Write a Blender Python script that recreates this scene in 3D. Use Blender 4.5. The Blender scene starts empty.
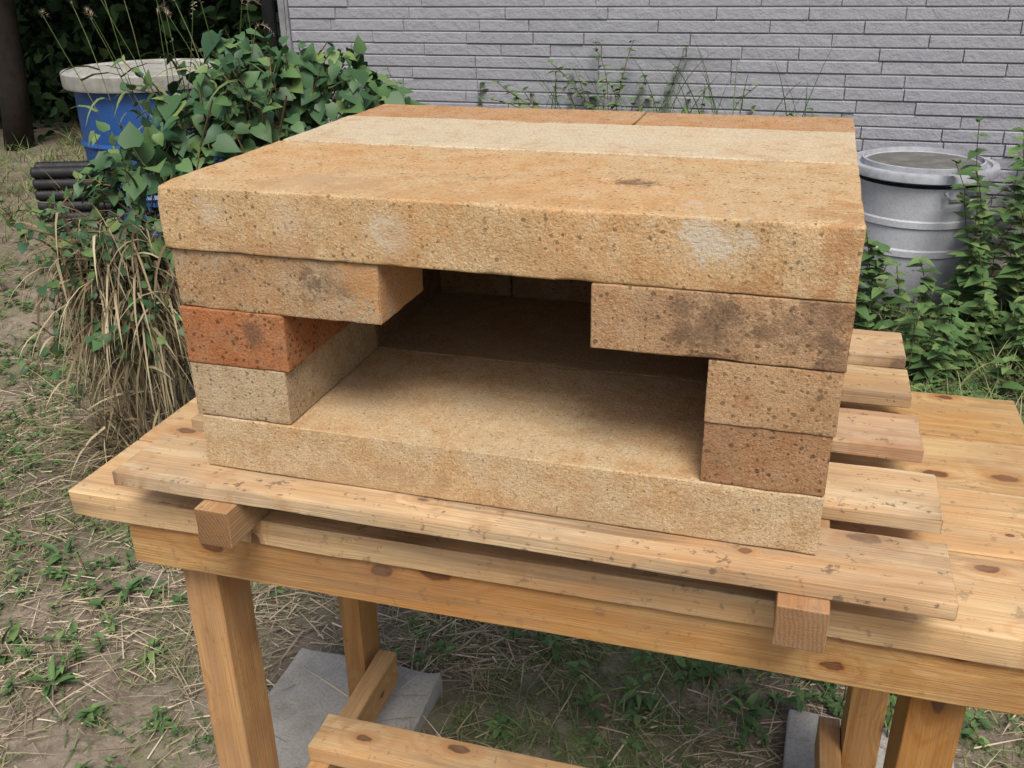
import bpy, math, random
import numpy as np
from mathutils import Vector, Matrix, noise
random.seed(7); rng=np.random.default_rng(7)
sc=bpy.context.scene
col=sc.collection

# ---------------------------------------------------------------- helpers
def link(o,parent=None):
    col.objects.link(o)
    if parent: o.parent=parent
    return o
def empty(name,loc=(0,0,0)):
    e=bpy.data.objects.new(name,None); e.location=loc; e.empty_display_size=.1
    return link(e)
def mesh_obj(name,V,F,mat=None,parent=None,smooth=False):
    me=bpy.data.meshes.new(name); me.from_pydata([tuple(v) for v in V],[],F); me.update()
    if mat: me.materials.append(mat)
    if smooth: me.polygons.foreach_set('use_smooth',[True]*len(me.polygons))
    return link(bpy.data.objects.new(name,me),parent)

class NT:
    def __init__(s,name):
        s.m=bpy.data.materials.new(name); s.m.use_nodes=True; s.t=s.m.node_tree; s.n=s.t.nodes
        s.b=s.n['Principled BSDF']; s.b.inputs['Specular IOR Level'].default_value=.25
    def a(s,typ,**kw):
        n=s.n.new(typ)
        for k,v in kw.items():
            if k.startswith('_'): setattr(n,k[1:],v)
            else: s.set(n,k,v)
        return n
    def set(s,n,k,v):
        if k.startswith('i') and k[1:].isdigit(): sock=n.inputs[int(k[1:])]
        else: sock=n.inputs[k.replace('__',' ')]
        if isinstance(v,bpy.types.NodeSocket): s.t.links.new(v,sock)
        else: sock.default_value=v
    def math(s,op,a,b=0.0,c=None,clamp=False):
        n=s.n.new('ShaderNodeMath'); n.operation=op; n.use_clamp=clamp
        s.set(n,'i0',a); s.set(n,'i1',b)
        if c is not None: s.set(n,'i2',c)
        return n.outputs[0]
    def vmath(s,op,a,b):
        n=s.n.new('ShaderNodeVectorMath'); n.operation=op; s.set(n,'i0',a); s.set(n,'i1',b)
        return n.outputs['Value'] if op in('DISTANCE','LENGTH') else n.outputs[0]
    def mix(s,f,a,b,blend='MIX'):
        n=s.n.new('ShaderNodeMix'); n.data_type='RGBA'; n.blend_type=blend
        s.set(n,'i0',f); s.set(n,'i6',a); s.set(n,'i7',b); return n.outputs[2]
    def noise(s,vec,scale,detail=4,rough=.55,dist=0):
        n=s.n.new('ShaderNodeTexNoise'); s.set(n,'Vector',vec); n.inputs['Scale'].default_value=scale
        n.inputs['Detail'].default_value=detail; n.inputs['Roughness'].default_value=rough; n.inputs['Distortion'].default_value=dist
        return n.outputs[0]
    def vor(s,vec,scale,dim='3D'):
        n=s.n.new('ShaderNodeTexVoronoi'); n.voronoi_dimensions=dim; s.set(n,'Vector',vec); n.inputs['Scale'].default_value=scale
        return n
    def ramp(s,f,lo,hi,a=0.,b=1.):
        n=s.n.new('ShaderNodeMapRange'); n.interpolation_type='SMOOTHSTEP'
        s.set(n,'i0',f); n.inputs[1].default_value=lo; n.inputs[2].default_value=hi; n.inputs[3].default_value=a; n.inputs[4].default_value=b
        return n.outputs[0]
    def cramp(s,f,stops):
        n=s.n.new('ShaderNodeValToRGB'); s.set(n,'i0',f); e=n.color_ramp.elements
        while len(e)<len(stops): e.new(.5)
        for el,(p,c) in zip(e,stops): el.position=p; el.color=c4(c)
        return n.outputs[0]
    def bump(s,h,strength=.3,dist=.002):
        n=s.n.new('ShaderNodeBump'); s.set(n,'Height',h); n.inputs['Strength'].default_value=strength; n.inputs['Distance'].default_value=dist
        s.t.links.new(n.outputs[0],s.b.inputs['Normal'])
    def col(s,c): s.set(s.b,'Base Color',c)
    def rough(s,r): s.set(s.b,'Roughness',r)
def c4(c): return (c[0],c[1],c[2],1.)

# ---------------------------------------------------------------- materials
def firebrick(name,base,warm,pale,warmth=.5,voids=1.,stains=(),seed=0,grime=.0,dust=.5):
    m=NT(name); tc=m.a('ShaderNodeTexCoord'); co=m.vmath('ADD',tc.outputs['Object'],(seed*1.7,seed*.9,seed*2.3))
    n1=m.noise(co,6,3,.65); n2=m.noise(co,34,3,.75); n3=m.noise(co,480,1,.7)
    c=m.mix(m.ramp(n1,.60-.3*warmth,.82-.35*warmth),c4(base),c4(warm))
    c=m.mix(m.ramp(n2,.45,.72,0,.6),c,c4(pale))
    c=m.mix(m.ramp(n2,.50,.30,0,.45),c,c4([warm[0]*.72,warm[1]*.58,warm[2]*.45]))
    v=m.vor(co,560); g=m.a('ShaderNodeSeparateColor'); m.set(g,'i0',v.outputs['Color'])
    c=m.mix(m.ramp(g.outputs[0],.82,.9,0,.28),c,c4([min(.8,x*1.4) for x in pale]))
    c=m.mix(m.ramp(g.outputs[1],.80,.9,0,.42),c,c4([x*.42 for x in warm]))
    c=m.mix(m.ramp(n3,.3,.62,.30,-.0),c,c4([x*.5 for x in base]))
    v2=m.vor(co,190); g2=m.a('ShaderNodeSeparateColor'); m.set(g2,'i0',v2.outputs['Color'])
    thr=m.math('MULTIPLY',m.math('POWER',m.math('MAXIMUM',m.math('SUBTRACT',g2.outputs[0],.45),0.),1.6),1.1*voids)
    pit=m.ramp(m.math('SUBTRACT',m.math('ADD',v2.outputs[0],m.math('MULTIPLY',m.math('SUBTRACT',n3,.5),.5)),thr),-.04,.04,1,0)
    c=m.mix(m.math('MULTIPLY',pit,.68),c,c4([x*.2 for x in base]))
    if grime>0:
        gn=m.noise(co,10,4,.72); c=m.mix(m.ramp(gn,.46,.70,0,grime),c,c4((.15,.10,.065)))
    if dust>0:
        gn=m.noise(co,4.5,4,.75); c=m.mix(m.ramp(gn,.54,.66,0,dust*.35),c,c4([min(.7,x*1.12+.03) for x in pale]))
    for (p,r,sc_,cc,st) in stains:
        q=m.vmath('MULTIPLY',m.vmath('SUBTRACT',tc.outputs['Object'],p),sc_)
        d=m.math('ADD',m.vmath('LENGTH',q,(0,0,0)),m.math('ADD',m.math('MULTIPLY',m.math('SUBTRACT',n2,.5),r*4.),m.math('MULTIPLY',m.math('SUBTRACT',n3,.5),r*1.2)))
        c=m.mix(m.ramp(d,r*1.1,r*.35,0,st),c,c4(cc))
    m.col(c); m.rough(.97); m.b.inputs['Specular IOR Level'].default_value=.08
    m.bump(m.noise(co,260,3,.8),.75,.0028); return m.m

def wood(name,axis,flat,light,dark,knotc=(.075,.03,.014),knots=1.,weather=0.,spec=.25,rough=.6,kd_=.3):
    """axis = grain direction, flat = thickness direction (knots run through it)"""
    m=NT(name); tc=m.a('ShaderNodeTexCoord'); oi=m.a('ShaderNodeObjectInfo')
    rnd=oi.outputs['Random']; tr_=[i for i in range(3) if i not in(axis,flat)][0]
    off=m.a('ShaderNodeCombineXYZ')
    for i,k in enumerate((13.,29.,41.)): m.set(off,'i%d'%i,m.math('MULTIPLY',rnd,k))
    co=m.vmath('ADD',tc.outputs['Object'],off.outputs[0])
    def st(l,t,f=None):
        v=[t,t,t]; v[axis]=l
        if f is not None: v[flat]=f
        return m.vmath('MULTIPLY',co,tuple(v))
    sx=m.a('ShaderNodeSeparateXYZ'); m.set(sx,'i0',co)
    k2=m.a('ShaderNodeCombineXYZ'); m.set(k2,'i0',m.math('MULTIPLY',sx.outputs[axis],6.)); m.set(k2,'i1',m.math('MULTIPLY',sx.outputs[tr_],12.))
    warp=m.noise(co,60,2,.65)
    kv=m.vor(k2.outputs[0],1.0,'2D'); gk=m.a('ShaderNodeSeparateColor'); m.set(gk,'i0',kv.outputs['Color'])
    has=m.math('GREATER_THAN',gk.outputs[0],kd_)
    siz=m.math('ADD',m.math('MULTIPLY',gk.outputs[1],.75),.25)
    kd=m.math('DIVIDE',m.math('ADD',kv.outputs[0],m.math('MULTIPLY',m.math('SUBTRACT',warp,.5),.13)),siz)
    kinf=m.math('MULTIPLY',m.ramp(kd,.6,.0,0,1),has)
    rings=m.noise(st(.9,8.,4.),1.,2,.4)
    ph=m.math('ADD',m.math('MULTIPLY',rings,72.),m.math('MULTIPLY',kinf,14.*knots))
    s=m.ramp(m.math('SINE',ph),-1,1); s=m.math('POWER',s,2.6)
    fib=m.noise(st(7.,460.),1.,2,.7); fib2=m.noise(st(2.2,60.),1.,3,.6); big=m.noise(st(2.2,6.),1.,3,.5)
    c=m.mix(m.math('MULTIPLY',s,.72),c4(light),c4(dark))
    c=m.mix(m.ramp(fib2,.38,.75,0,.65),c,c4(dark))
    c=m.mix(m.ramp(fib,.3,.7,.42,0.),c,c4([x*.5 for x in dark]))
    c=m.mix(m.ramp(big,.42,.72,0,.6),c,c4([dark[0]*.85,dark[1]*.72,dark[2]*.6]))
    hk=m.math('MULTIPLY',has,knots)
    c=m.mix(m.math('MULTIPLY',m.ramp(kd,.30,.09,0,.6),hk),c,c4([dark[0]*.72,dark[1]*.55,dark[2]*.42]))
    c=m.mix(m.math('MULTIPLY',m.ramp(kd,.125,.085,0,.8),hk),c,c4(knotc))
    c=m.mix(m.math('MULTIPLY',m.ramp(kd,.08,.0,0,.55),hk),c,c4([x*2.5 for x in knotc]))
    nx_=m.a('ShaderNodeSeparateXYZ'); m.set(nx_,'i0',tc.outputs['Normal'])
    isend=m.math('GREATER_THAN',m.math('ABSOLUTE',nx_.outputs[axis]),.75)
    v=[1.,1.,1.]; v[axis]=0
    pc=m.vmath('MULTIPLY',m.vmath('ADD',tc.outputs['Object'],(.11,.05,.12)),tuple(v))
    rr=m.math('ADD',m.vmath('LENGTH',pc,(0,0,0)),m.math('MULTIPLY',warp,.006))
    er=m.ramp(m.math('SINE',m.math('MULTIPLY',rr,1500.)),-1,1)
    ec=m.mix(m.math('MULTIPLY',er,.6),c4([x*.68 for x in dark]),c4([x*.38 for x in dark]))
    c=m.mix(isend,c,ec)
    if weather>0:
        w=m.noise(st(6,16),1.,4,.75); c=m.mix(m.ramp(w,.42,.7,0,weather),c,c4((.29,.225,.155)))
        w2=m.noise(co,60,3,.75); c=m.mix(m.ramp(w2,.58,.68,0,weather*1.4),c,c4((.13,.09,.06)))
        w3=m.noise(st(1.5,30),1.,3,.7); c=m.mix(m.ramp(w3,.55,.68,0,weather*1.3),c,c4((.17,.115,.07)))
        w4=m.noise(co,7,4,.7); c=m.mix(m.ramp(w4,.54,.66,0,weather*.9),c,c4([dark[0]*.6,dark[1]*.52,dark[2]*.5]))
    hv=m.a('ShaderNodeHueSaturation'); m.set(hv,'Color',c); m.set(hv,'Value',m.math('ADD',m.math('MULTIPLY',rnd,.3),.86)); m.set(hv,'Saturation',m.math('ADD',m.math('MULTIPLY',rnd,-.15),1.06))
    m.col(hv.outputs[0]); m.rough(rough); m.b.inputs['Specular IOR Level'].default_value=spec
    m.bump(fib,.55,.0016); return m.m

def island(name,stops,rough=.7,spec=.2):
    m=NT(name); g=m.a('ShaderNodeNewGeometry'); c=m.cramp(g.outputs['Random Per Island'],stops)
    m.col(c); m.rough(rough); m.b.inputs['Specular IOR Level'].default_value=spec
    return m.m

def plain(name,c,rough=.6,c2=None,scale=8,spec=.3,bump=.15,fine=120,metal=0):
    m=NT(name); tc=m.a('ShaderNodeTexCoord'); n=m.noise(tc.outputs['Object'],scale,4,.65); n2=m.noise(tc.outputs['Object'],fine,2,.6)
    c2=c2 or [x*.6 for x in c]
    cc=m.mix(m.ramp(n,.42,.72,0,.8),c4(c),c4(c2)); cc=m.mix(m.ramp(n2,.4,.7,0,.25),cc,c4([x*.5 for x in c2]))
    m.col(cc); m.rough(m.ramp(n,.3,.8,rough,min(1,rough+.25))); m.b.inputs['Specular IOR Level'].default_value=spec; m.b.inputs['Metallic'].default_value=metal
    m.bump(n2,bump,.002); return m.m

# ---------------------------------------------------------------- rough block
def axis_samples(L,res,r):
    edge=[0,r*.35,r*.8,r*1.6]
    if L<r*6: return np.linspace(0,L,6)
    n=max(2,int((L-r*3.2)/res)+1)
    mid=np.linspace(r*1.6,L-r*1.6,n)
    return np.array(edge[:-1]+list(mid)+[L-e for e in edge[:-1]][::-1])
def block(name,x0,x1,y0,y1,z0,z1,mat,parent=None,r=.003,res=.009,chip=.004,amp=.0006,rot=0.,seed=None,freq=45):
    seed=random.random()*50 if seed is None else seed
    L=(x1-x0,y1-y0,z1-z0); S=[axis_samples(l,res,r) for l in L]; N=[len(s) for s in S]
    V=[];idx={}
    def gv(i,j,k):
        key=(i,j,k)
        if key not in idx: idx[key]=len(V); V.append((S[0][i],S[1][j],S[2][k]))
        return idx[key]
    F=[]
    for k,rev in((0,True),(N[2]-1,False)):
        for i in range(N[0]-1):
            for j in range(N[1]-1):
                q=[gv(i,j,k),gv(i+1,j,k),gv(i+1,j+1,k),gv(i,j+1,k)]; F.append(q[::-1] if rev else q)
    for j,rev in((0,False),(N[1]-1,True)):
        for i in range(N[0]-1):
            for k in range(N[2]-1):
                q=[gv(i,j,k),gv(i+1,j,k),gv(i+1,j,k+1),gv(i,j,k+1)]; F.append(q[::-1] if rev else q)
    for i,rev in((0,True),(N[0]-1,False)):
        for j in range(N[1]-1):
            for k in range(N[2]-1):
                q=[gv(i,j,k),gv(i,j+1,k),gv(i,j+1,k+1),gv(i,j,k+1)]; F.append(q[::-1] if rev else q)
    cx,cy=L[0]/2,L[1]/2; cr,sr=math.cos(rot),math.sin(rot)
    out=[]
    for v in V:
        p=Vector(v); nn=noise.noise(p*60+Vector((seed,seed*2,seed*3)))
        nc=noise.noise(p*20+Vector((seed*3,seed,seed*.5)))
        rr=r+max(0,nn)*chip*.8+max(0,nc-.3)*chip*4
        rr=min(rr,min(L)/2.01)
        q=Vector([min(max(p[a],rr),L[a]-rr) for a in range(3)]); d=p-q
        if d.length>1e-9:
            cnt=sum(1 for a in range(3) if abs(d[a])>1e-7)
            if cnt>=2 and d.length>rr: p=q+d.normalized()*rr
        w=noise.noise(p*freq+Vector((seed,0,seed)))*amp+noise.noise(p*6+Vector((0,seed,0)))*amp*1.5
        dd=Vector([(p[a]/L[a]-.5) for a in range(3)]); mx=max(range(3),key=lambda a:abs(dd[a]))
        p[mx]+=w*(1 if dd[mx]>0 else -1)
        x,y=p.x-cx,p.y-cy
        out.append((x*cr-y*sr+cx+x0,x*sr+y*cr+cy+y0,p.z+z0))
    return mesh_obj(name,out,F,mat,parent,smooth=True)
def lathe(name,prof,mat,parent,loc,seg=72):
    V=[];F=[]
    for r,z in prof:
        for i in range(seg):
            a=2*math.pi*i/seg; V.append((loc[0]+r*math.cos(a),loc[1]+r*math.sin(a),loc[2]+z))
    for k in range(len(prof)-1):
        for i in range(seg):
            j=(i+1)%seg; F.append((k*seg+i,k*seg+j,(k+1)*seg+j,(k+1)*seg+i))
    o=mesh_obj(name,V,F,mat,parent,smooth=True)
    md=o.modifiers.new('e','EDGE_SPLIT'); md.split_angle=math.radians(35); return o
def tube(name,pts,rad,mat,parent=None,seg=10):
    V=[];F=[]; n=len(pts); pts=[Vector(p) for p in pts]
    for i,p in enumerate(pts):
        t=(pts[min(i+1,n-1)]-pts[max(i-1,0)]).normalized(); a=t.orthogonal().normalized(); b=t.cross(a)
        rr=rad[i] if isinstance(rad,(list,tuple)) else rad
        for k in range(seg):
            th=2*math.pi*k/seg; V.append(p+(a*math.cos(th)+b*math.sin(th))*rr)
    for i in range(n-1):
        for k in range(seg):
            j=(k+1)%seg; F.append((i*seg+k,i*seg+j,(i+1)*seg+j,(i+1)*seg+k))
    F.append(tuple(range(seg))[::-1]); F.append(tuple((n-1)*seg+k for k in range(seg)))
    return mesh_obj(name,V,F,mat,parent,smooth=True)

# ---------------------------------------------------------------- ground
def sstep(a): a=min(1,max(0,a)); return a*a*(3-2*a)
def gh(x,y):
    z=-.835
    z+=.24*sstep((-x-.9)/1.6)*sstep((y-1.3)/1.9)
    if abs(x)<12 and abs(y)<14:
        z+=noise.noise(Vector((x*1.3,y*1.3,0)))*.02+noise.noise(Vector((x*6,y*6,3)))*.014+noise.noise(Vector((x*19,y*19,7)))*.011+noise.noise(Vector((x*55,y*55,1)))*.006
    return z
def coords(a,b,res,far):
    mid=list(np.arange(a,b,res)); out=[];s=res;x=a
    while x>-far: s*=1.22; x-=s; out.append(x)
    out2=[];s=res;x=mid[-1]
    while x<far: s*=1.22; x+=s; out2.append(x)
    return out[::-1]+mid+out2
xs=coords(-3.2,2.6,.022,400); ys=coords(-.4,3.9,.022,400)
GV=[(x,y,gh(x,y)) for y in ys for x in xs]; nx=len(xs)
GF=[(j*nx+i,j*nx+i+1,(j+1)*nx+i+1,(j+1)*nx+i) for j in range(len(ys)-1) for i in range(nx-1)]
m=NT('soil'); tc=m.a('ShaderNodeTexCoord'); co=tc.outputs['Object']
n1=m.noise(co,1.7,3,.6); n2=m.noise(co,14,4,.7); n3=m.noise(co,90,3,.7)
c=m.mix(m.ramp(n1,.38,.62),c4((.135,.11,.083)),c4((.23,.19,.145)))
c=m.mix(m.ramp(n2,.42,.62,0,.6),c,c4((.10,.078,.057)))
c=m.mix(m.ramp(n3,.50,.70,0,.65),c,c4((.31,.265,.20)))
ng=m.noise(co,3.1,3,.6); c=m.mix(m.ramp(ng,.46,.66,0,.5),c,c4((.09,.11,.048)))
m.col(c); m.rough(1.); m.b.inputs['Specular IOR Level'].default_value=.05; m.bump(n2,.9,.014)
ground=mesh_obj('ground',GV,GF,m.m,smooth=True)

# ---------------------------------------------------------------- oven
oven=empty('brick_oven',(0,0,0))
white=(.58,.52,.41); dk=(.12,.085,.06); rust=(.38,.195,.085)
m_top1=firebrick('slab_tan',(.52,.36,.19),(.54,.325,.15),(.56,.43,.265),.6,1.,
   stains=[((.245,-.005,.295),.022,(1,.3,1),white,.65),((.545,-.005,.300),.034,(1,.3,1.4),white,.72),((.06,-.005,.30),.018,(1,.3,1),white,.4),((.14,-.005,.305),.026,(1.3,.3,.7),white,.25),
           ((.475,.115,.33),.030,(1,1.8,.6),dk,.85),((.30,.10,.33),.012,(1,1,1),dk,.4),((.66,.02,.30),.035,(1,.5,.8),rust,.55),((.62,0,.262),.04,(.6,.5,2),rust,.5),((.3,.03,.32),.06,(.4,1.5,.6),(.46,.27,.12),.45),((.15,.05,.33),.05,(.7,1,.6),(.40,.28,.17),.5),((.1,.0,.265),.05,(.5,.5,2),rust,.4),((.42,0,.27),.05,(.5,.5,1.6),(.42,.25,.12),.45)],seed=1)
m_top2=firebrick('slab_pale',(.56,.46,.31),(.56,.42,.26),(.60,.52,.38),.4,.5,seed=2)
m_or=firebrick('brick_orange',(.45,.275,.145),(.46,.245,.11),(.48,.34,.205),.5,1.,seed=3)
m_orr=firebrick('brick_tan_orange',(.43,.27,.14),(.44,.24,.11),(.47,.33,.20),.5,1.3,seed=13,grime=.25,dust=.2)
m_grey=firebrick('brick_greytan',(.40,.285,.17),(.44,.265,.13),(.44,.345,.225),.45,1.2,seed=4,grime=.35,stains=[((.165,0,.232),.018,(1,.3,1),dk,.65),((.195,0,.225),.012,(1,.3,1),dk,.6),((.236,.06,.22),.06,(1,.6,.7),(.48,.26,.11),.65)])
m_red=firebrick('brick_reddish',(.36,.175,.085),(.38,.15,.06),(.38,.22,.12),.65,1.3,seed=5,grime=.35,dust=.1,stains=[((.085,0,.175),.018,(1,.3,1),dk,.6)])
m_beige=firebrick('brick_beige',(.46,.35,.215),(.45,.31,.17),(.50,.40,.27),.4,.9,seed=6,grime=.15)
m_base=firebrick('slab_base',(.52,.38,.22),(.53,.345,.175),(.57,.455,.30),.5,.6,seed=7,stains=[((.2,0,.01),.05,(.5,.3,2),(.40,.28,.16),.5),((.5,0,.01),.05,(.5,.3,2),(.40,.29,.17),.45)])
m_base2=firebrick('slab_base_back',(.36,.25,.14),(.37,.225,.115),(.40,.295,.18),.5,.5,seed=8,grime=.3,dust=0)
m_brown=firebrick('brick_brown',(.42,.26,.14),(.43,.23,.10),(.45,.32,.195),.5,1.2,seed=9,grime=.35,dust=.3,stains=[((.56,0,.235),.036,(1.0,.3,.9),dk,.55),((.63,0,.235),.042,(.8,.3,1.2),dk,.5),((.665,0,.2),.02,(1,.3,.6),dk,.5)])
m_brown2=firebrick('brick_umber',(.36,.205,.105),(.37,.18,.08),(.40,.265,.16),.55,1.3,seed=10,grime=.45,dust=.2)
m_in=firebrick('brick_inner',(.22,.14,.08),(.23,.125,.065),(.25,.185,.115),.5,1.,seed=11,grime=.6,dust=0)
def B(n,x0,x1,y0,y1,z0,z1,mat,rot=0,**k): return block(n,x0,x1,y0,y1,z0,z1,mat,oven,rot=rot,res=k.get('res',.007),r=k.get('r',.0015),chip=k.get('chip',.0032))
B('base_slab_1',.001,.673,0,.233,.001,.065,m_base,r=.0014,chip=.0018)
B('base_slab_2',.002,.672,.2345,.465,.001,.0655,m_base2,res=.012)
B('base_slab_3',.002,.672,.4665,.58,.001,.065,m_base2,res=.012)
B('brick_1',-.004,.114,.002,.232,.0657,.129,m_beige)
B('brick_2',-.004,.120,.001,.2,.1297,.194,m_red,rot=.004)
B('brick_3',-.002,.234,.001,.113,.1947,.2585,m_grey,rot=-.004)
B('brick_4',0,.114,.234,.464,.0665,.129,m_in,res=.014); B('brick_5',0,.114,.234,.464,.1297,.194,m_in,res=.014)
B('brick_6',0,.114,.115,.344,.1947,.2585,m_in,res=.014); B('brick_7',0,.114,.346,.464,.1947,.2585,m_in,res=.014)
B('brick_8',.5575,.673,.000,.23,.0657,.1295,m_brown2)
B('brick_9',.557,.675,-.002,.228,.1302,.194,m_orr,rot=.003)
B('brick_10',.448,.677,-.003,.111,.1947,.2585,m_brown,rot=-.002)
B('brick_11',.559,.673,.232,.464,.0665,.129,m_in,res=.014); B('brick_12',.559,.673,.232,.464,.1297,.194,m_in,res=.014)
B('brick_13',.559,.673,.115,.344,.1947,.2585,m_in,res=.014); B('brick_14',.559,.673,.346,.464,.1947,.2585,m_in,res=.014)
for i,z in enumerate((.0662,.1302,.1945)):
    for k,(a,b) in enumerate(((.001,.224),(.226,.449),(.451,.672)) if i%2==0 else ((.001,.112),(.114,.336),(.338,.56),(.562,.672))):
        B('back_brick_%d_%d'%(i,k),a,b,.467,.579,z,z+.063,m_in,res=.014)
B('top_slab_1',-.006,.676,-.003,.247,.2592,.3255,m_top1,r=.0018,chip=.0042)
B('top_slab_2',-.002,.676,.2485,.438,.2597,.327,m_top2,r=.002)
B('top_brick_1',0,.4,.4395,.553,.2597,.3265,m_or,res=.01); B('top_brick_2',.402,.677,.4405,.556,.2597,.3255,m_or,rot=.008,res=.01)

# ---------------------------------------------------------------- pallet of planks
wpX=wood('plank_wood',0,2,(.60,.455,.27),(.48,.30,.145),weather=.55,rough=.85,spec=.1)
wpY=wood('batten_wood',1,2,(.50,.34,.19),(.42,.235,.11),knots=.8,weather=.3)
wpink=wood('plank_wood_pink',0,2,(.54,.375,.225),(.46,.27,.14),weather=.5,rough=.85,spec=.1)
pal=empty('plank_pallet')
def W(n,par,mat,x0,x1,y0,y1,z0,z1,rot=0,res=.02,amp=.0011): return block(n,x0,x1,y0,y1,z0,z1,mat,par,r=.0012,res=res,chip=.0024,amp=amp,rot=rot,freq=12)
for i,(y0,y1,x0,x1,mt) in enumerate(((-.043,.056,-.100,.795,wpX),(.100,.197,-.092,.797,wpX),(.254,.349,-.094,.79,wpink),(.402,.493,-.09,.787,wpX),(.535,.638,-.093,.788,wpX))):
    W('plank_%d'%(i+1),pal,mt,x0,x1,y0,y1,-.0175,0,rot=random.uniform(-.004,.004) if i else 0)
W('batten_1',pal,wpY,.018,.060,-.062,.66,-.0645,-.0185); W('batten_2',pal,wpY,.641,.688,-.062,.66,-.0645,-.0185)
W('batten_3',pal,wpY,.33,.372,.14,.655,-.0645,-.0185)

# ---------------------------------------------------------------- table
tab=empty('wooden_table')
th=.014; c_,s_=math.cos(th),math.sin(th); ox,oy=-.212,-.004
TX=wood('table_wood_x',0,2,(.60,.42,.205),(.50,.285,.105),spec=.25,rough=.6,weather=.34)
TY=wood('table_wood_y',1,0,(.50,.30,.115),(.41,.205,.065),spec=.3,rough=.55,weather=.2)
TZ=wood('table_wood_z',2,1,(.47,.255,.085),(.37,.17,.048),spec=.3,rough=.5,weather=.22)
TA=wood('apron_wood',0,1,(.55,.335,.13),(.45,.23,.075),spec=.3,rough=.5,weather=.28,kd_=.2)
def T(n,mat,x0,x1,y0,y1,z0,z1,res=.03):
    o=W(n,tab,mat,x0,x1,y0,y1,z0,z1,res=res,amp=.0008); me=o.data
    for v in me.vertices:
        x,y=v.co.x,v.co.y; v.co.x=ox+x*c_-y*s_; v.co.y=oy+x*s_+y*c_
    return o
for i in range(4):
    T('top_board_%d'%(i+1),TX,0+random.uniform(0,.004),1.165+(.02,.012,.01,0)[i],i*.141,i*.141+.1385,-.1-.0004*i,-.0655+(.0,.0008,-.0006,.0005)[i])
T('apron_front',TA,.075,1.10,.008,.042,-.163,-.102)
T('apron_back',TA,.075,1.10,.51,.54,-.163,-.1025)
T('apron_left',TY,.078,.11,.0435,.508,-.161,-.1025); T('apron_right',TY,1.06,1.095,.0435,.508,-.161,-.1025)
zf=-.80
for n,x0,x1,y0,y1 in (('leg_1',.1115,.165,.0435,.112),('leg_2',.1115,.152,.44,.508),('leg_3',1.003,1.058,.0435,.112),('leg_4',1.0,1.055,.44,.508)):
    T(n,TZ,x0,x1,y0,y1,zf,-.1025)
T('side_rail_1',TY,.1665,.201,.02,.475,-.735,-.665); T('side_rail_2',TY,.965,.9985,.02,.515,-.735,-.665)
T('stretcher',TX,.165,1.02,.194,.270,-.6645,-.634)

# ---------------------------------------------------------------- pavers
mc=plain('concrete',(.40,.385,.34),.9,(.25,.24,.20),9,spec=.1,bump=.7,fine=160)
for i,(a,b,cc,d,t,ro) in enumerate(((-.285,.03,.16,.585,-.801,.03),(.70,.99,.38,.68,-.801,-.02),)):
    block('concrete_paver'+('' if i==0 else '.%03d'%i),a,b,cc,d,t-.06,t,mc,None,r=.004,res=.02,chip=.008,amp=.0012,rot=ro)

# ---------------------------------------------------------------- house
house=empty('grey_house')
HX0,HX1,HY=-2.05,6.,3.85
m=NT('siding'); tc=m.a('ShaderNodeTexCoord'); g_=m.a('ShaderNodeNewGeometry'); n=m.noise(tc.outputs['Object'],22,3,.7); n2=m.noise(tc.outputs['Object'],2.,3,.6)
c=m.mix(g_.outputs['Random Per Island'],c4((.28,.287,.313)),c4((.30,.307,.333)))
c=m.mix(m.ramp(n,.45,.7,0,.3),c,c4((.24,.245,.262))); c=m.mix(m.ramp(n2,.5,.75,0,.3),c,c4((.25,.25,.26)))
m.col(c); m.rough(.8); m.b.inputs['Specular IOR Level'].default_value=.15; m.bump(n,.9,.010); msid=m.m
V=[];F=[]
hc=.056; z=-.72
while z<2.5:
    x=HX0+.06-random.uniform(0,.3)
    while x<HX1:
        L=random.choice((.25,.4,.5,.62,.34)); xa=max(x,HX0+.05); xb=min(x+L-.0015,HX1)
        if xb-xa>.03:
            p=random.uniform(.0,.008); sl=random.uniform(-.003,.003); k=len(V); ch=.005; za,zb=z,z+hc-.0022
            for (X,Z) in ((xa,za),(xb,za),(xb,zb),(xa,zb)): V.append((X,HY+.0,Z))
            for (X,Z,yy) in ((xa+ch*.5,za+ch,p-sl),(xb-ch*.5,za+ch,p+sl),(xb-ch*.5,zb-ch,p+sl),(xa+ch*.5,zb-ch,p-sl)): V.append((X,HY-.003-max(0,yy),Z))
            F+= [(k+4,k+5,k+6,k+7),(k,k+1,k+5,k+4),(k+1,k+2,k+6,k+5),(k+2,k+3,k+7,k+6),(k+3,k,k+4,k+7)]
        x+=L
    z+=hc
mesh_obj('siding_front',V,F,msid,house)
mort=plain('siding_joint',(.24,.24,.255),.9)
def box(n,x0,x1,y0,y1,z0,z1,mat,par,bev=.004):
    V=[(x,y,z) for z in(z0,z1) for y in (y0,y1) for x in (x0,x1)]
    F=[(0,2,3,1),(4,5,7,6),(0,1,5,4),(2,6,7,3),(0,4,6,2),(1,3,7,5)]
    o=mesh_obj(n,V,F,mat,par)
    if bev: b=o.modifiers.new('b','BEVEL'); b.width=bev; b.segments=2
    return o
box('wall_body',HX0+.02,HX1,HY+.002,9,-.72,2.52,mort,house,0)
box('foundation',HX0+.03,HX1,HY+.03,8.98,-1.0,-.722,mc,house)
box('corner_trim',HX0-.005,HX0+.048,HY-.02,HY+.05,-.72,2.52,plain('trim',(.25,.25,.27),.6),house)
roofm=plain('roof_sheet',(.09,.09,.1),.6)
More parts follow.
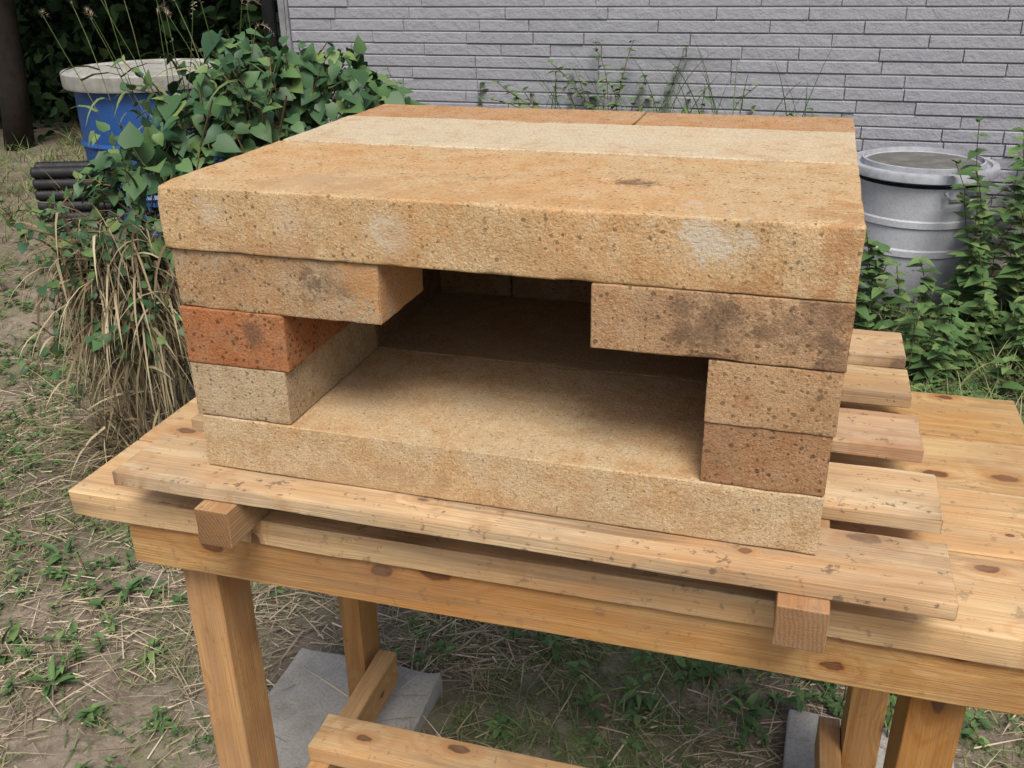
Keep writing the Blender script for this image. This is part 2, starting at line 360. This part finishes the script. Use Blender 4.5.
o=mesh_obj('roof',[(HX0-.3,HY-.35,2.5),(HX1+.3,HY-.35,2.5),(HX1+.3,6.4,4.),(HX0-.3,6.4,4.),(HX0-.3,9.3,2.5),(HX1+.3,9.3,2.5)],[(0,1,2,3),(3,2,5,4)],roofm,house)
so=o.modifiers.new('s','SOLIDIFY'); so.thickness=.12; so.offset=1
mblk=plain('black_plastic',(.018,.018,.02),.45,spec=.4)
tube('downpipe',[(HX0-.06,HY-.02,-.7),(HX0-.06,HY-.02,2.4)],.035,mblk,house,16)

# ---------------------------------------------------------------- blue drum
dr=empty('blue_drum'); dc=(-2.27,3.0,-.66); H=.73
mb=plain('blue_paint',(.014,.07,.24),.4,(.01,.045,.15),7,spec=.45,bump=.1)
lathe('drum_body',[(.0,0),(.315,0),(.325,.01),(.325,.20),(.337,.215),(.325,.23),(.325,.42),(.337,.435),(.325,.45),(.325,H-.05),(.32,H)],mb,dr,dc)
ml=plain('lid_grey',(.37,.365,.33),.55,(.22,.215,.19),6,spec=.3,fine=30)
lathe('drum_lid',[(.33,H-.055),(.362,H-.055),(.366,H-.045),(.367,H+.006),(.360,H+.013),(.340,H+.014),(.33,H+.004),(.22,H+.008),(.0,H+.012)],ml,dr,dc)
pp=empty('plastic_pipe_bundle')
for i in range(5):
    for k in range(2):
        pts=[];rad=[]
        for j in range(46):
            s=j/45; x=-2.66+.36*s-.03*k+random.uniform(-.001,.001); y=2.6+.12*s+.06*k; pts.append((x,y,-.53+i*.05+k*.010)); rad.append(.023+.003*(j%2))
        tube('pipe_%d_%d'%(i,k),pts,rad,mblk,pp,12)

# ---------------------------------------------------------------- grey bins
mbin=plain('bin_plastic',(.46,.475,.515),.65,(.37,.375,.40),4,spec=.2,bump=.1)
mbl=plain('bin_lid',(.36,.375,.41),.7,(.25,.255,.27),8,spec=.15,bump=.1,fine=40)
mdirt=plain('bin_lid_dirty',(.11,.11,.10),.8,(.20,.20,.19),14,bump=.5,fine=40)
for i,(x,y,zt,R_) in enumerate(((1.065,3.32,-.255,.285),(1.70,3.18,-.265,.28))):
    b=empty('grey_bin'+('' if not i else '.001')); zb=-.84; h=zt-zb; R=R_
    body=[(0,0),(R*.74,0),(R*.78,.02),(R*.84,h*.42),(R*.87,h*.43),(R*.87,h*.47),(R*.845,h*.48),(R*.86,h*.62),(R*.885,h*.63),(R*.885,h*.67),(R*.865,h*.68),(R*.90,h-.06)]
    lathe('bin_body',body,mbin,b,(x,y,zb))
    lathe('bin_lid',[(R*.90,h-.042),(R*.97,h-.040),(R,h-.035),(R,h-.012),(R*.985,h-.004),(R*.90,h-.002),(R*.88,h-.012),(R*.82,h-.013),(R*.81,h+.010),(R*.79,h+.012),(R*.775,h-.004),(R*.755,h-.008)],mbl,b,(x,y,zb))
    lathe('bin_lid_top',[(R*.755,h-.0085),(R*.4,h-.012),(0,h-.012)],mdirt,b,(x,y,zb))
    for sgn in (-1,1):
        a=math.radians(-60 if sgn<0 else 120)
        cx,cy=x+math.cos(a)*R*.93,y+math.sin(a)*R*.93
        tx,ty=-math.sin(a),math.cos(a)
        tube('handle_%d'%(sgn+1),[(cx-tx*.07,cy-ty*.07,zb+h-.07),(cx-tx*.06+math.cos(a)*.02,cy-ty*.06+math.sin(a)*.02,zb+h-.1),(cx+tx*.06+math.cos(a)*.02,cy+ty*.06+math.sin(a)*.02,zb+h-.1),(cx+tx*.07,cy+ty*.07,zb+h-.07)],.009,mbin,b,8)

# ---------------------------------------------------------------- vegetation
class Acc:
    def __init__(s): s.V=[];s.F=[]
    def leaf(s,p,d,n,L,w=.9,fold=.12,curl=.15):
        p=Vector(p); d=Vector(d).normalized(); n=Vector(n); n=(n-d*n.dot(d))
        if n.length<1e-4: n=d.orthogonal()
        n.normalize(); sd=d.cross(n); k=len(s.V)
        T=[(0,0,0),(-.30*w,-.06,fold*.6),(-.52*w,.22,fold),(-.40*w,.55,fold*.8-curl*.3),(-.16*w,.84,-curl*.6),(0,1.05,-curl),(.16*w,.84,-curl*.6),(.40*w,.55,fold*.8-curl*.3),(.52*w,.22,fold),(.30*w,-.06,fold*.6),(0,.3,-.01),(0,.65,-curl*.35)]
        for (a,b,c) in T: s.V.append(p+sd*(a*L)+d*(b*L)+n*(c*L))
        s.F+=[(k,k+10,k+2,k+1),(k+10,k+11,k+3,k+2),(k+11,k+5,k+4,k+3),(k,k+9,k+8,k+10),(k+10,k+8,k+7,k+11),(k+11,k+7,k+6,k+5)]
    def blade(s,p,d,L,w,droop=.5,seg=4):
        p=Vector(p); d=Vector(d).normalized(); sd=d.cross(Vector((0,0,1)))
        if sd.length<.05: sd=Vector((random.uniform(-1,1),random.uniform(-1,1),0))
        sd.normalize(); a=random.uniform(-.8,.8); sd=(sd*math.cos(a)+d.cross(sd)*math.sin(a)); k=len(s.V); q=p.copy(); dd=d.copy()
        for i in range(seg+1):
            t=i/seg; ww=w*(1-t**2)*.5+w*.03
            s.V.append(q-sd*ww); s.V.append(q+sd*ww)
            dd=(dd+Vector((0,0,-droop/seg))).normalized(); q=q+dd*(L/seg)
        for i in range(seg): s.F.append((k+2*i,k+2*i+1,k+2*i+3,k+2*i+2))
    def stem(s,pts,r):
        for i in range(len(pts)-1):
            a,b=Vector(pts[i]),Vector(pts[i+1]); t=(b-a).normalized(); u=t.orthogonal().normalized(); v=t.cross(u); k=len(s.V)
            for q in (a,b):
                for j in range(3): th=2.094*j; s.V.append(q+(u*math.cos(th)+v*math.sin(th))*r)
            for j in range(3): s.F.append((k+j,k+(j+1)%3,k+3+(j+1)%3,k+3+j))
    def obj(s,n,mat,par=None,smooth=True): return mesh_obj(n,s.V,s.F,mat,par,smooth)
def rv(s=1.): return Vector((random.gauss(0,s),random.gauss(0,s),random.gauss(0,s)))
U=random.uniform
mleaf=island('vine_leaf',[(0,(.027,.068,.03)),(.5,(.048,.105,.04)),(.85,(.08,.155,.053)),(1,(.15,.21,.065))],.5,spec=.3)
mgrass=island('grass_blade',[(0,(.08,.125,.04)),(.5,(.12,.175,.06)),(.8,(.19,.21,.085)),(1,(.30,.27,.14))],.7)
mstraw=island('straw',[(0,(.17,.135,.09)),(.4,(.30,.245,.165)),(.8,(.43,.36,.25)),(1,(.56,.49,.36))],.85,spec=.1)
mdry=island('dry_blade',[(0,(.09,.07,.04)),(.4,(.20,.155,.09)),(.8,(.33,.27,.165)),(1,(.46,.40,.26))],.85,spec=.1)
mstem=island('vine_stem',[(0,(.10,.08,.035)),(.6,(.16,.09,.05)),(1,(.20,.14,.06))],.7)
mweed=island('weed_leaf',[(0,(.05,.10,.034)),(.5,(.08,.15,.048)),(1,(.14,.21,.07))],.55,spec=.25)
mdark=island('tree_leaf',[(0,(.010,.024,.009)),(.6,(.018,.038,.013)),(1,(.035,.06,.02))],.7,spec=.1)  # shade among trees and hedge is put into this very dark leaf colour

vine=empty('vine_plant'); A=Acc(); S=Acc()
blobs=[((-.82,1.92,.12),(.22,.22,.15),330),((-.95,1.74,.12),(.22,.22,.17),330),((-1.06,1.62,.05),(.18,.18,.17),230),((-1.12,1.42,-.07),(.15,.15,.17),150),((-1.17,1.30,-.22),(.12,.12,.13),80),((-1.1,1.22,-.38),(.10,.10,.12),36),((-1.24,1.45,.0),(.08,.10,.12),50),
       ((-.85,1.85,-.2),(.32,.3,.25),240),((-.92,1.65,-.5),(.33,.3,.25),200),((-1.0,1.75,.29),(.10,.12,.06),36),((-.68,2.0,.08),(.10,.14,.09),50)]
for c0,rr,nl in blobs:
    c0=Vector(c0)
    for i in range(nl):
        d=rv().normalized(); rad=U(.3,1.15)**.6
        p=c0+Vector((d.x*rr[0],d.y*rr[1],d.z*rr[2]))*rad
        n=(Vector((d.x*.5,d.y*.5-.35,abs(d.z)*.4+.75))+rv(.36)).normalized()
        dr_=Vector((d.x,d.y,-.45))+rv(.5)
        L=U(.024,.066)*(1 if random.random()>.25 else 1.2)
        A.leaf(p,dr_,n,L,U(.8,1.1),U(.05,.2),U(.0,.35))
        if random.random()<.35:
            q=c0+(p-c0)*.55+rv(.02); S.stem([q,(p+q)/2+Vector((0,0,-.012)),p],.0013)
for i in range(30):
    a=Vector((U(-1.25,-.8),U(1.25,1.8),-.8)); b=Vector((U(-1.25,-.7),U(1.25,1.9),U(-.2,.2)))
    pts=[a+(b-a)*t+rv(.025) for t in np.linspace(0,1,9)]; S.stem(pts,.003)
for i in range(22):
    a=Vector((U(-1.2,-.75),U(1.5,1.9),.12)); q=a.copy(); d=Vector((U(-.5,.4),U(-.3,.1),1)).normalized(); pts=[q.copy()]
    for k in range(6):
        q=q+d*U(.02,.04); d=(d+rv(.2)).normalized(); pts.append(q.copy())
        A.leaf(q,rv()+Vector((0,0,-.1)),Vector((0,-.4,1))+rv(.3),U(.025,.045),.8)
    S.stem(pts,.0018)
for i in range(50):
    q=Vector((U(-1.34,-.98),U(1.15,1.4),U(-.5,.02))); d=Vector((U(-.6,.4),U(-.6,.1),U(-.6,.3))).normalized(); pts=[q.copy()]
    for k in range(8):
        q=q+d*.026; d=(d+rv(.25)+Vector((0,0,-.12))).normalized(); pts.append(q.copy())
        A.leaf(q,rv(),Vector((0,-.6,.8))+rv(.3),U(.018,.040),.8)
    S.stem(pts,.0018)
A.obj('leaves',mleaf,vine); S.obj('stems',mstem,vine)

dg=Acc()
for i in range(1050):
    y=U(1.18,1.42); x=-1.16+random.gauss(0,.075); z=U(-.46,-.14)
    dg.blade((x,y,z),(random.gauss(.03,.22),U(-.35,.05),U(-.6,.5)),U(.12,.36),U(.002,.009),U(1.2,3.2),6)
for i in range(600):
    a=U(0,6.28); r=U(0,.17); dg.blade((-1.14+r*math.cos(a),1.25+r*.8*math.sin(a),-.82),(random.gauss(0,.45),U(-.5,.2),.8),U(.1,.45),U(.002,.007),U(.4,2.4),5)
for i in range(300):
    dg.blade((-1.15+random.gauss(0,.09),U(1.12,1.35),U(-.7,-.2)),rv(),U(.06,.2),U(.004,.010),U(.3,1.5),4)
dg.obj('dry_grass_clump',mdry)

fx=Acc(); fx2=Acc()
for i in range(18):
    x,y=U(-1.45,-.95),U(1.7,2.1); b=Vector((x,y,-.3)); d=Vector((U(-.25,.25),U(-.2,.1),1)).normalized(); pts=[b]
    for k in range(8): pts.append(pts[-1]+d*U(.08,.1)); d=(d+Vector((U(-.08,.1),U(-.08,.05),-.04))).normalized()
    fx.stem(pts,.0015)
    for k in range(2,7):
        fx.blade(pts[k],(U(-1,1),U(-1,.4),.6),U(.12,.24),U(.007,.012),1.5,5)
    t=pts[-1]; dd=(pts[-1]-pts[-2]).normalized()
    for k in range(60):
        q=t+dd*(k*.0011); fx2.blade(q,dd*.7+rv(.5),.012,.0012,.1,1); dd=(dd+Vector((.012,0,-.018))).normalized()
gr=empty('foxtail_grass'); fx.obj('blades',mgrass,gr); fx2.obj('seed_heads',mstraw,gr)

def rosette(A,x,y,s,n,z=None,w=.45,up=.5):
    z=gh(x,y) if z is None else z
    for k in range(n):
        a=U(0,6.28); d=Vector((math.cos(a),math.sin(a),U(.1,up)))
        A.leaf((x+d.x*s*U(.1,.5),y+d.y*s*U(.1,.5),z+.004+U(0,.02)),d+rv(.2),Vector((0,0,1))+rv(.25),s*U(.4,1.1),w*U(.7,1.4),.12,.3)
def herb(A,S,x,y,h,nl,ls,z=None,lean=.3,w=.5):
    z=gh(x,y) if z is None else z
    q=Vector((x,y,z)); d=Vector((U(-lean,lean),U(-lean,lean),1)).normalized(); pts=[q.copy()]; st=h/nl
    for k in range(nl):
        q=q+d*st; d=(d+rv(.12)).normalized(); pts.append(q.copy())
        for j in range(2):
            a=U(0,6.28); A.leaf(q,(math.cos(a),math.sin(a),U(-.2,.5)),(0,-.2,1),ls*U(.6,1.1)*(1-.4*k/nl),w,.1,.25)
    S.stem(pts,.0018)
def inpaver(x,y): return (-.31<x<.06 and .14<y<.62) or (.68<x<1.01 and .36<y<.70)
def hidden(x,y): return y>HY-.02 and x>HX0
st=Acc(); n=0
while n<34000:
    r_=random.random()
    if r_<.55: x,y=U(-2.0,.3),U(-.1,2.2)
    elif r_<.80: x,y=U(-.1,1.3),U(.4,1.8)
    else: x,y=U(-3.2,2.4),U(-.1,3.8)
    if noise.noise(Vector((x*2.1,y*2.1,9)))+.5*noise.noise(Vector((x*6,y*6,2)))<U(-.5,.32): continue
    if inpaver(x,y) and random.random()<.95: continue
    z=gh(x,y) if not inpaver(x,y) else -.80
    a=U(0,6.28) if random.random()<.7 else random.gauss(.4,.5); st.blade((x,y,z+U(.001,.016)),(math.cos(a),math.sin(a),U(-.05,.18)),.015+.14*random.random()**2,U(.0008,.0034),U(.02,.3),3); n+=1
st.obj('straw_litter',mstraw)
g1=Acc(); n=0
while n<9500:
    r_=random.random()
    if r_<.50: x,y=U(-2.8,-.25),U(-.05,3.2)
    elif r_<.84: x,y=U(-.3,1.3),U(.42,2.)
    else: x,y=U(.9,2.6),U(.7,3.7)
    dens=noise.noise(Vector((x*1.5,y*1.5,4)))+.6*noise.noise(Vector((x*5,y*5,4)))+(.3 if (x>.1 or y>2.2) else .15)
    if dens<U(-.1,.5) or inpaver(x,y) or hidden(x,y): continue
    s=U(.015,.06)*(1.6 if y>2 else 1.15)
    for k in range(random.randint(3,10)):
        a=U(0,6.28); g1.blade((x+U(-.03,.03),y+U(-.03,.03),gh(x,y)),(math.cos(a),math.sin(a),U(.2,1.3)),s*U(.5,1.5),U(.001,.004),U(.3,1.3),3)
    n+=1
for i in range(1700):
    if i%3==0: x,y=U(-4.2,-1.7),U(2.5,4.6)
    else: x,y=U(.95,2.6),U(1.5,3.4)
    if (Vector((x,y))-Vector((-2.3,3.))).length<.36 or hidden(x,y): continue
    for k in range(6):
        a=U(0,6.28); g1.blade((x+U(-.03,.03),y+U(-.03,.03),gh(x,y)),(math.cos(a)*.6,math.sin(a)*.6,U(.7,1.5)),U(.05,.2),U(.002,.006),U(.4,1.4),4)
g1.obj('grass',mgrass)
wd=Acc(); ws=Acc(); n=0
while n<1900:
    r_=random.random()
    if r_<.55: x,y=U(-2.5,-.3),U(.0,2.6)
    elif r_<.84: x,y=U(-.2,1.2),U(.45,2.0)
    else: x,y=U(.9,2.5),U(1.0,3.5)
    if inpaver(x,y) or noise.noise(Vector((x*2.2,y*2.2,14)))<U(-.15,.4): continue
    rosette(wd,x,y,U(.007,.030),random.randint(4,14),w=.5); n+=1
for (x,y,s) in ((-.93,.42,.06),(-.80,.66,.045),(-1.25,.6,.045),(-.75,.36,.05),(-1.05,.75,.05),(.42,.66,.05),(.50,.74,.045),(.33,.60,.04),(.62,.66,.045)):
    rosette(wd,x,y,s,13,w=.4,up=.9)
for i in range(90): herb(wd,ws,U(-3.2,-1.5),U(2.1,3.9),U(.05,.22),5,.05)
for i in range(70): herb(wd,ws,U(.1,1.1),U(.62,1.5),U(.04,.13),4,.035)
for i in range(70): herb(wd,ws,U(-1.8,-.5),U(.3,1.6),U(.03,.09),4,.030)
w_=empty('weeds'); wd.obj('leaves',mweed,w_); ws.obj('stems',mstem,w_)

pb=Acc(); ps=Acc()
for i in range(80):
    x,y=U(.72,2.0),U(2.35,3.02)
    herb(pb,ps,x,y,U(.10,.34),6,.08,w=.65)
for (x,y,h) in ((1.20,2.95,.56),(1.22,2.9,.62),(1.26,3.0,.62),(1.28,2.85,.5),(1.30,2.9,.70),(1.36,3.0,.74),(1.40,2.9,.68),(1.44,2.95,.78),(1.48,3.1,.84),(1.42,3.1,.86),(1.5,3.0,.82),(1.55,2.9,.76),(1.35,3.1,.8),(1.46,2.9,.7),(1.4,3.0,.62),(.86,2.9,.40),(.8,2.8,.44),(1.1,2.8,.42),(1.0,2.75,.36),(.92,2.85,.44)):
    herb(pb,ps,x,y,h,13,.095,lean=.14,w=.66)
for i in range(220): rosette(pb,U(.8,2.4),U(1.6,3.2),U(.03,.07),8,w=.6)
bp=empty('broadleaf_plants'); pb.obj('leaves',mweed,bp); ps.obj('stems',mstem,bp)
sp=Acc(); ss=Acc()
for (x,n_,h) in ((-.35,26,1.05),(-.24,22,1.08),(-.45,12,.9),(.3,10,.88),(.42,10,.85),(.15,8,.86),(-1.1,8,.95),(1.45,6,.8)):
    for k in range(n_//2):
        herb(sp,ss,x+U(-.09,.09),3.65+U(-.1,.08),h*U(.78,1.04),24,.075,lean=.09,w=.5)
for k in range(40): sp.blade((U(-.6,.6),3.6,-.15),(U(-.6,.6),-.1,1),U(.15,.4),.005,U(.4,1.2),6)
wp=empty('wall_weeds'); sp.obj('leaves',mweed,wp); ss.obj('stems',mstem,wp)

mbark=plain('bark',(.022,.017,.012),.95,(.012,.010,.008),20,bump=.9,fine=60)
def tree(name,x,y,h,crown,nl,r0):
    e=empty(name); z0=gh(x,y)-.05; top=Vector((x+.15,y+.1,z0+h))
    pts=[Vector((x,y,z0))+(top-Vector((x,y,z0)))*t+Vector((math.sin(t*5)*.05,0,0)) for t in np.linspace(0,1,8)]
    tube('trunk',pts,[r0*(1.25-.9*t) for t in np.linspace(0,1,8)],mbark,e,12)
    A=Acc()
    for i,(c0,rr) in enumerate(crown):
        c0=Vector(c0); a=pts[3+i%4]
        tube('limb_%d'%i,[a,(a+c0)/2+Vector((0,0,.1)),c0],[r0*.4,r0*.25,r0*.1],mbark,e,7)
        for k in range(nl):
            d=rv().normalized()*U(.3,1.05)**.6; p=c0+Vector((d.x*rr[0],d.y*rr[1],d.z*rr[2]))
            if noise.noise(p*1.9)<-.28: continue
            A.leaf(p,rv(),Vector((0,-.3,1))+rv(.5),U(.08,.15),.6)
    A.obj('crown',mdark,e)
tree('tree',-4.36,4.3,3.2,[((-4.2,4.6,1.6),(1.2,1.1,.9)),((-5.4,4.6,1.4),(1.1,1.,.9)),((-3.2,5.1,1.7),(1.,1.,.8)),((-4.6,3.6,2.3),(1.2,1.,.6)),((-3.2,4.,2.3),(1.,.9,.6))],900,.075)  # trunk in view; unseen crown overhead added to keep sun off foliage behind
tree('tree',-6.0,6.5,3.4,[((-6.2,6.2,1.1),(1.4,1.2,1.3)),((-4.9,6.6,1.2),(1.3,1.1,1.2)),((-7.4,6.6,1.2),(1.3,1.1,1.3))],1000,.12)
hd=Acc()
for i in range(11000):
    x=U(-8.5,-2.3); y=5.2+(x+10)*.06+random.gauss(0,.4)+ .5*noise.noise(Vector((x,0,0)))
    z=gh(x,y)+U(0,1.35+.35*noise.noise(Vector((x*.9,3,0))))
    if hidden(x-.2,y): continue
    hd.leaf((x,y,z),rv(),Vector((0,-.5,1))+rv(.5),U(.06,.13),.6)
hd.obj('hedge',mdark)
h2=Acc()
for i in range(3000):
    x=U(-16,-2.3); y=8.+random.gauss(0,.5)
    if hidden(x-.2,y): continue
    h2.leaf((x,y,U(-.8,2.2)),rv(),Vector((0,-.6,.8))+rv(.4),U(.3,.5),.7)
h2.obj('distant_hedge',mdark)

# ---------------------------------------------------------------- light
sd=Vector((.28,-.66,1.12)).normalized()
L=bpy.data.lights.new('sun','SUN'); L.energy=2.75; L.angle=math.radians(24); L.color=(1,.96,.90)
lo=link(bpy.data.objects.new('sun',L)); lo.rotation_euler=(-sd).to_track_quat('-Z','Y').to_euler(); lo.location=(0,-3,6)
w=bpy.data.worlds.new('World'); sc.world=w; w.use_nodes=True; nt=w.node_tree; bg=nt.nodes['Background']
sk=nt.nodes.new('ShaderNodeTexSky'); sk.sky_type='NISHITA'; sk.sun_disc=False; sk.sun_elevation=math.asin(sd.z); sk.sun_rotation=math.atan2(sd.x,sd.y); sk.dust_density=5.; sk.air_density=1.
nt.links.new(sk.outputs[0],bg.inputs[0]); bg.inputs[1].default_value=.15

# ---------------------------------------------------------------- camera
yaw,pit,rol,f=.3041,.429,-.0178,948.88
fwd=Vector((-math.sin(yaw)*math.cos(pit),math.cos(yaw)*math.cos(pit),-math.sin(pit))); rt=Vector((math.cos(yaw),math.sin(yaw),0)); up=rt.cross(fwd)
r2=rt*math.cos(rol)+up*math.sin(rol); u2=-rt*math.sin(rol)+up*math.cos(rol)
cam=bpy.data.cameras.new('camera'); cam.sensor_width=36; cam.lens=f*36/1024; cam.clip_start=.02; cam.clip_end=2000
co_=link(bpy.data.objects.new('camera',cam)); M=Matrix((r2,u2,-fwd)).transposed().to_4x4(); M.translation=Vector((.6241,-.8112,.5358)); co_.matrix_world=M
sc.camera=co_
sc.view_settings.view_transform='Standard'; sc.view_settings.look='None'; sc.view_settings.exposure=0
